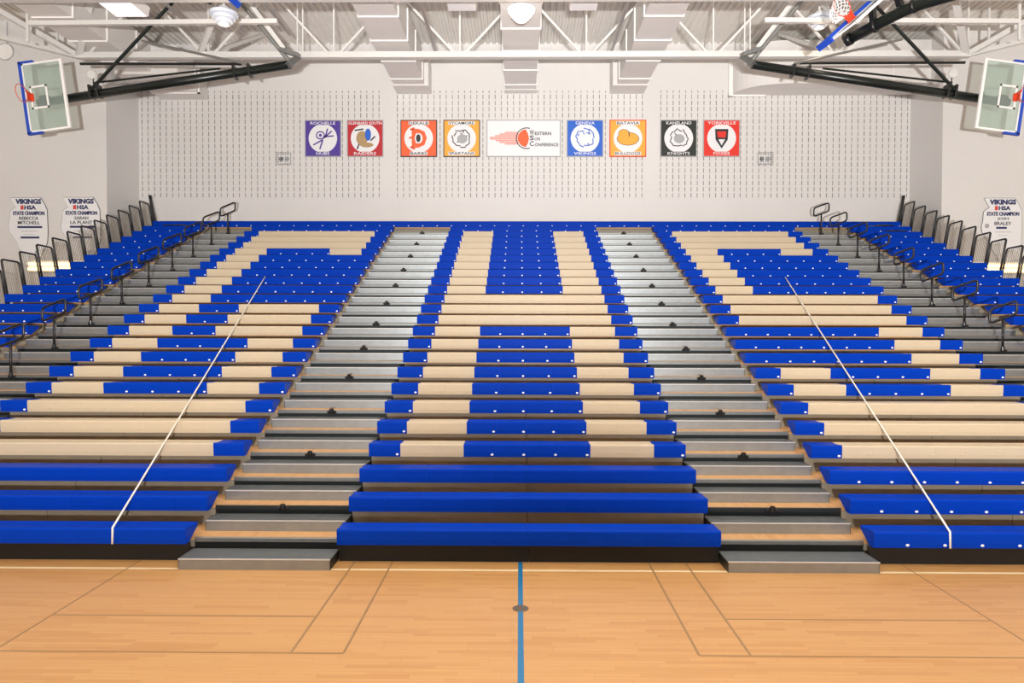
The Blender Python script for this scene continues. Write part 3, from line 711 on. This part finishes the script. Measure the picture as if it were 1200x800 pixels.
# ------------------------------------------------------------------ banners on the back wall
def banner(cx, bg, topw, botw, label, art, border='greyprint', txt='panel_white', W_=1.215):
    cz = 9.085; y = WALLY-0.03; H_ = 1.22
    t = empty('team_banner', (cx, WALLY-0.005, cz), label, 'banner', 'conference team banners')
    MB().box(-W_/2, W_/2, -0.030, 0, -H_/2, H_/2, border).build('frame', t)
    MB().box(-W_/2+0.03, W_/2-0.03, -0.036, -0.03, -H_/2+0.03, H_/2-0.03, bg).build('field', t)
    if bg != 'panel_white':
        MB().lathe([(0.001, 0), (0.475, 0), (0.475, -0.006), (0.001, -0.006)], (0, -0.036, 0), 'panel_white', 48, 'y').build('disc', t)
        z_ = 0.5; wt = min(0.13*len(topw)*0.75+0.05, 1.1); wb = min(0.13*len(botw)*0.75+0.05, 1.05)
        MB().box(-wt/2-0.02, wt/2+0.02, -0.043, -0.0421, z_-0.058, z_+0.062, 'panel_white' if txt == 'ink' else bg).build('title_strip', t)
        text(topw, 0, -0.046, z_, wt, 0.095, 'ink' if txt == 'ink' else 'panel_white', 'lettering', t, 0.01)
        MB().box(-wb/2-0.02, wb/2+0.02, -0.043, -0.0421, -z_-0.062, -z_+0.058, 'panel_white' if txt == 'ink' else bg).build('title_strip', t)
        text(botw, 0, -0.046, -z_, wb, 0.095, 'ink' if txt == 'ink' else 'panel_white', 'lettering', t, 0.01)
    art(t)
    return t
Y_ = -0.046
def ell(t, cx, cz, rx, rz, m, ly=0.0, name='emblem'):
    b_ = MB(); n = 28; ps = [(cx+rx*math.cos(2*PI*i/n), cz+rz*math.sin(2*PI*i/n)) for i in range(n)]
    b_.extrude_y(ps, Y_-ly-0.003, Y_-ly, m); b_.build(name, t)
def strokes(t, segs, w_, m, ly=0.0, name='emblem'):
    b_ = MB()
    for (x0, z0, x1, z1) in segs: b_.bar((x0, Y_-ly, z0), (x1, Y_-ly, z1), 0.004, w_, m) if False else b_.add(*quad(x0, z0, x1, z1, w_, Y_-ly), m)
    b_.build(name, t)
def quad(x0, z0, x1, z1, w_, y):
    d = math.hypot(x1-x0, z1-z0); nx, nz_ = -(z1-z0)/d*w_/2, (x1-x0)/d*w_/2
    v = [(x0+nx, y, z0+nz_), (x0-nx, y, z0-nz_), (x1-nx, y, z1-nz_), (x1+nx, y, z1+nz_)]; v += [(a, b_-0.004, c) for a, b_, c in v]
    return v, [(0, 1, 2, 3), (7, 6, 5, 4), (0, 4, 5, 1), (1, 5, 6, 2), (2, 6, 7, 3), (3, 7, 4, 0)]
def art_hub(t):
    ell(t, -0.08, 0.10, 0.15, 0.14, 'purple'); ell(t, -0.08, 0.10, 0.11, 0.10, 'panel_white', 0.004); ell(t, -0.08, 0.10, 0.05, 0.05, 'purple', 0.008)
    strokes(t, [(0.02, 0.0, 0.30, 0.24), (0.0, 0.05, 0.36, 0.08), (-0.02, -0.06, -0.32, -0.22), (0.0, -0.04, -0.10, -0.36), (0.08, 0.02, 0.16, 0.32)], 0.045, 'purple')
def art_two(t):
    ell(t, -0.10, 0.0, 0.19, 0.24, 'tan'); ell(t, 0.10, 0.12, 0.10, 0.20, 'royal', 0.004); ell(t, 0.06, -0.22, 0.22, 0.08, 'tan', 0.004)
    strokes(t, [(-0.34, 0.26, -0.05, 0.30), (0.18, -0.08, 0.34, 0.06), (-0.2, -0.2, -0.26, -0.36)], 0.045, 'ink', 0.008)
def art_D(t):
    text('D', 0.02, Y_, 0.0, 0.50, 0.62, 'orangered', 'lettering', t, 0.05)
    strokes(t, [(-0.28, 0.28, -0.14, 0.34), (-0.28, -0.28, -0.12, -0.36), (-0.32, 0.0, -0.22, 0.04)], 0.06, 'orangered')
    ell(t, 0.0, 0.0, 0.13, 0.17, 'panel_white', 0.006); ell(t, -0.01, 0.0, 0.075, 0.13, 'ink', 0.010)
def art_line(seed, cols):
    def f(t):
        r = random.Random(seed); segs = []
        N = 11
        for i in range(N):
            a = 2*PI*i/N; b_ = 2*PI*(i+1)/N; r0, r1 = 0.24+0.10*r.random(), 0.24+0.10*r.random()
            segs.append((r0*math.cos(a), r0*math.sin(a), r1*math.cos(b_), r1*math.sin(b_)))
        for i in range(5):
            x, z = r.uniform(-0.2, 0.15), r.uniform(-0.2, 0.2); segs.append((x, z, x+r.uniform(-.1, .16), z+r.uniform(-.14, .14)))
        strokes(t, segs, 0.032, cols)
        ell(t, 0.02, -0.02, 0.17, 0.15, 'greyprint' if cols == 'ink' else 'panel_white', 0.004)
    return f
def art_amber(t):
    ell(t, 0, -0.02, 0.37, 0.22, 'ink'); ell(t, 0, -0.02, 0.355, 0.205, 'amber', 0.004); ell(t, -0.14, 0.15, 0.18, 0.15, 'ink', 0.0); ell(t, -0.14, 0.15, 0.165, 0.135, 'amber', 0.008)
    strokes(t, [(0.02, 0.22, 0.05, 0.05)], 0.03, 'ink', 0.012)
def art_redblack(t):
    b_ = MB(); b_.extrude_y([(-0.22, 0.30), (-0.20, -0.05), (0, -0.34), (0.20, -0.05), (0.22, 0.30)], Y_-0.003, Y_, 'ink'); b_.build('emblem', t)
    b_ = MB(); b_.extrude_y([(-0.15, 0.22), (-0.13, 0.02), (0.13, 0.02), (0.15, 0.22)], Y_-0.007, Y_-0.003, 'redprint'); b_.build('emblem', t)
    b_ = MB(); b_.extrude_y([(-0.11, -0.04), (0, -0.24), (0.11, -0.04)], Y_-0.007, Y_-0.003, 'panel_white'); b_.build('emblem', t)
def art_wsc(t):
    for i in range(8):
        zz = 0.19-0.054*i; L0 = [-0.62, -0.80, -0.95, -1.13, -1.10, -0.92, -0.80, -0.62][i]
        MB().box(L0, -0.17, Y_-0.003, Y_, zz-0.017, zz+0.017, 'coral').build('comet_streak', t)
    # broken ring and orange half disc
    pts = [(0.10+0.34*math.cos(a), 0.34*math.sin(a)) for a in [math.radians(72+ (288-72)*i/30) for i in range(31)]]
    segs = [(*pts[i], *pts[i+1]) for i in range(30)]; strokes(t, segs, 0.03, 'ink', 0, 'ring')
    pr = [(0.10+0.29*math.cos(a), 0.29*math.sin(a)) for a in [math.radians(95+(265-95)*i/24) for i in range(25)]]+[(0.15, -0.15), (0.18, 0), (0.14, 0.15)]
    b_ = MB(); b_.extrude_y(pr, Y_-0.006, Y_-0.002, 'orangered'); b_.build('half_disc', t)
    for big, rest, z_, wd_ in (('W', 'ESTERN', 0.17, 0.54), ('S', 'UN', -0.01, 0.17), ('C', 'ONFERENCE', -0.20, 0.78)):
        text(big, 0.27, Y_-0.008, z_+0.02, 0.14, 0.16, 'ink', 'lettering', t, 0.015)
        text(rest, 0.37+wd_/2, Y_-0.008, z_-0.015, wd_, 0.105, 'ink', 'lettering', t, 0.012)
banner(-6.54, 'purple', 'ROCHELLE', 'HUBS', 'purple square team banner reading ROCHELLE HUBS, leftmost on the wall', art_hub)
banner(-5.135, 'crimson', 'GLENBARD SOUTH', 'RAIDERS', 'dark red square team banner reading GLENBARD SOUTH RAIDERS', art_two)
banner(-3.352, 'orangered', 'DEKALB', 'BARBS', 'orange square team banner with a large letter D reading DEKALB BARBS', art_D, 'ink', 'ink')
banner(-1.925, 'amber', 'SYCAMORE', 'SPARTANS', 'amber square team banner reading SYCAMORE SPARTANS, left of the wide banner', art_line(3, 'ink'), 'ink', 'ink')
t = banner(0.129, 'panel_white', '', '', 'wide white banner reading Western Sun Conference with an orange comet', art_wsc, 'greyprint', W_=2.456)
t['group'] = 'conference banner'
banner(2.163, 'royal', 'GENEVA', 'VIKINGS', 'royal blue square team banner reading GENEVA VIKINGS, right of the wide banner', art_line(5, 'royal'))
banner(3.581, 'amber', 'BATAVIA', 'BULLDOGS', 'amber square team banner reading BATAVIA BULLDOGS', art_amber, 'redink', 'ink')
banner(5.257, 'blackprint', 'KANELAND', 'KNIGHTS', 'black square team banner reading KANELAND KNIGHTS', art_line(9, 'ink'))
banner(6.671, 'redprint', 'YORKVILLE', 'FOXES', 'bright red square team banner reading YORKVILLE FOXES, rightmost on the wall', art_redblack)

# ------------------------------------------------------------------ emergency lights in wire cages
for x, nm in ((-7.819, 'left'), (8.079, 'right')):
    t = empty('emergency_light', (x, WALLY-0.003, 8.39), 'small caged two-lamp emergency light on the slotted wall, %s of the banners' % nm, 'emergency light', 'emergency lights')
    MB().box(-0.20, 0.20, -0.07, 0, -0.14, 0.14, 'panel_white').build('housing', t)
    for s in (-1, 1): MB().lathe([(0.001, 0), (0.06, 0), (0.075, -0.04), (0.07, -0.06), (0.001, -0.05)], (s*0.10, -0.07, 0.0), 'galv' if s < 0 else 'greyprint', 20, 'y').build('lamp_head', t)
    c_ = MB()
    for i in range(7):
        xx = -0.24+0.08*i; c_.tube([(xx, 0, -0.2), (xx, -0.2, -0.2), (xx, -0.2, 0.2), (xx, 0, 0.2)], 0.004, 'wire', 5)
    for i in range(6):
        zz = -0.2+0.08*i; c_.tube([(-0.24, 0, zz), (-0.24, -0.2, zz), (0.24, -0.2, zz), (0.24, 0, zz)], 0.004, 'wire', 5)
    c_.build('wire_cage', t)

# ------------------------------------------------------------------ state-shaped champion signs
def sign(cx, top, wall_y, names, label, small=True):
    t = empty('champion_sign', (cx, wall_y-0.005, top), label, 'sign', 'champion signs')
    P = [(-0.53, 0), (0.40, 0), (0.52, -0.19), (0.60, -0.38), (0.62, -1.05), (0.60, -1.35), (0.55, -1.50), (0.42, -1.70), (0.36, -1.88), (0.30, -1.96), (0.16, -1.93), (0.02, -1.96),
         (-0.08, -1.92), (-0.10, -1.76), (-0.18, -1.70), (-0.30, -1.50), (-0.34, -1.36), (-0.44, -1.22), (-0.58, -1.02), (-0.60, -0.86), (-0.56, -0.72), (-0.54, -0.42), (-0.48, -0.36), (-0.36, -0.28), (-0.44, -0.16)]
    MB().extrude_y([(x*1.02, z*1.01+0.012) for x, z in P], -0.012, 0, 'ink').build('outline', t)
    MB().extrude_y(P, -0.020, -0.006, 'panel_white').build('panel', t)
    yy = -0.025
    text('VIKINGS', 0.03, yy, -0.115, 0.80, 0.16, 'navy', 'lettering', t, 0.05)
    text('I', -0.165, yy, -0.30, 0.085, 0.13, 'redink', 'lettering', t, 0.05); text('HSA', 0.085, yy, -0.30, 0.36, 0.13, 'navy', 'lettering', t, 0.04)
    text('STATE CHAMPION', 0.04, yy, -0.475, 0.98, 0.12, 'navy', 'lettering', t, 0.045)
    for i, nme in enumerate(names): text(nme, 0.04, yy, -0.63-0.135*i, 0.085*len(nme), 0.10, 'ink', 'lettering', t, 0.008)
    MB().box(-0.32 if small else -0.16, 0.45 if small else 0.16, -0.024, -0.019, -0.93, -0.87, 'navy').build('title_bar', t)
    if small: MB().box(-0.22, 0.36, -0.024, -0.019, -1.25, -1.19, 'navy').build('title_bar', t)
    MB().box(-0.2, 0.3, -0.0215, -0.019, -1.035, -1.02, 'greyprint').build('small_print', t); MB().box(-0.1, 0.2, -0.0215, -0.019, -1.13, -1.12, 'greyprint').build('small_print', t)
    b_ = MB(); b_.lathe([(0.001, 0), (0.07, 0), (0.07, -0.004), (0.001, -0.004)], (0.28 if small else -0.44, -0.020, -1.68 if small else -0.84), 'greyprint', 20, 'y'); b_.build('seal', t)
sign(-15.16, 6.78, RET_L, ['REBECCA', 'MITCHELL'], 'white state-shaped champion sign high on the left wall, outermost of the left pair')
sign(-13.53, 6.79, RET_L, ['SARAH', 'LA PLANT'], 'white state-shaped champion sign partly behind the left guard rails, nearest the corner')
sign(14.70, 6.79, RET_R, ['JOSH', 'BRALEY'], 'white state-shaped champion sign on the right wall beyond the guard rails', False)

# ------------------------------------------------------------------ warm light strips low on the side walls
for x0, x1, y, nm in ((-15.15, -13.1, RET_L, 'left'), (13.2, 16.2, RET_R, 'right')):
    t = empty('wall_light', ((x0+x1)/2, y-0.004, 4.68), 'long glowing warm strip light on the %s wall seen through the guard rails' % nm, 'wall light', 'warm wall strip lights')
    h = (x1-x0)/2
    MB().box(-h, h, -0.05, 0, -0.17, 0.17, 'flange').build('housing', t)
    for dz in (-0.09, 0.06): MB().tube([(-h+0.04, -0.085, dz), (h-0.04, -0.085, dz)], 0.042, 'tube', 12).build('light_tube', t, True)
# round horn on the left wall
t = empty('wall_horn', (-15.72, RET_L-0.003, 11.2), 'round white horn with a dark edge high on the far left wall', 'horn')
MB().lathe([(0.001, 0), (0.20, 0), (0.24, -0.10), (0.25, -0.14), (0.001, -0.12)], (0, 0, 0), 'flange', 28, 'y').build('bell', t)
MB().tube([(0.25*math.cos(2*PI*i/28), -0.135, 0.25*math.sin(2*PI*i/28)) for i in range(28)], 0.014, 'greyprint', 6, True).build('edge_ring', t)
MB().tube([(0.0, -0.03, 0.2), (0.0, -0.03, 0.95)], 0.015, 'greyprint', 6).build('conduit', t)
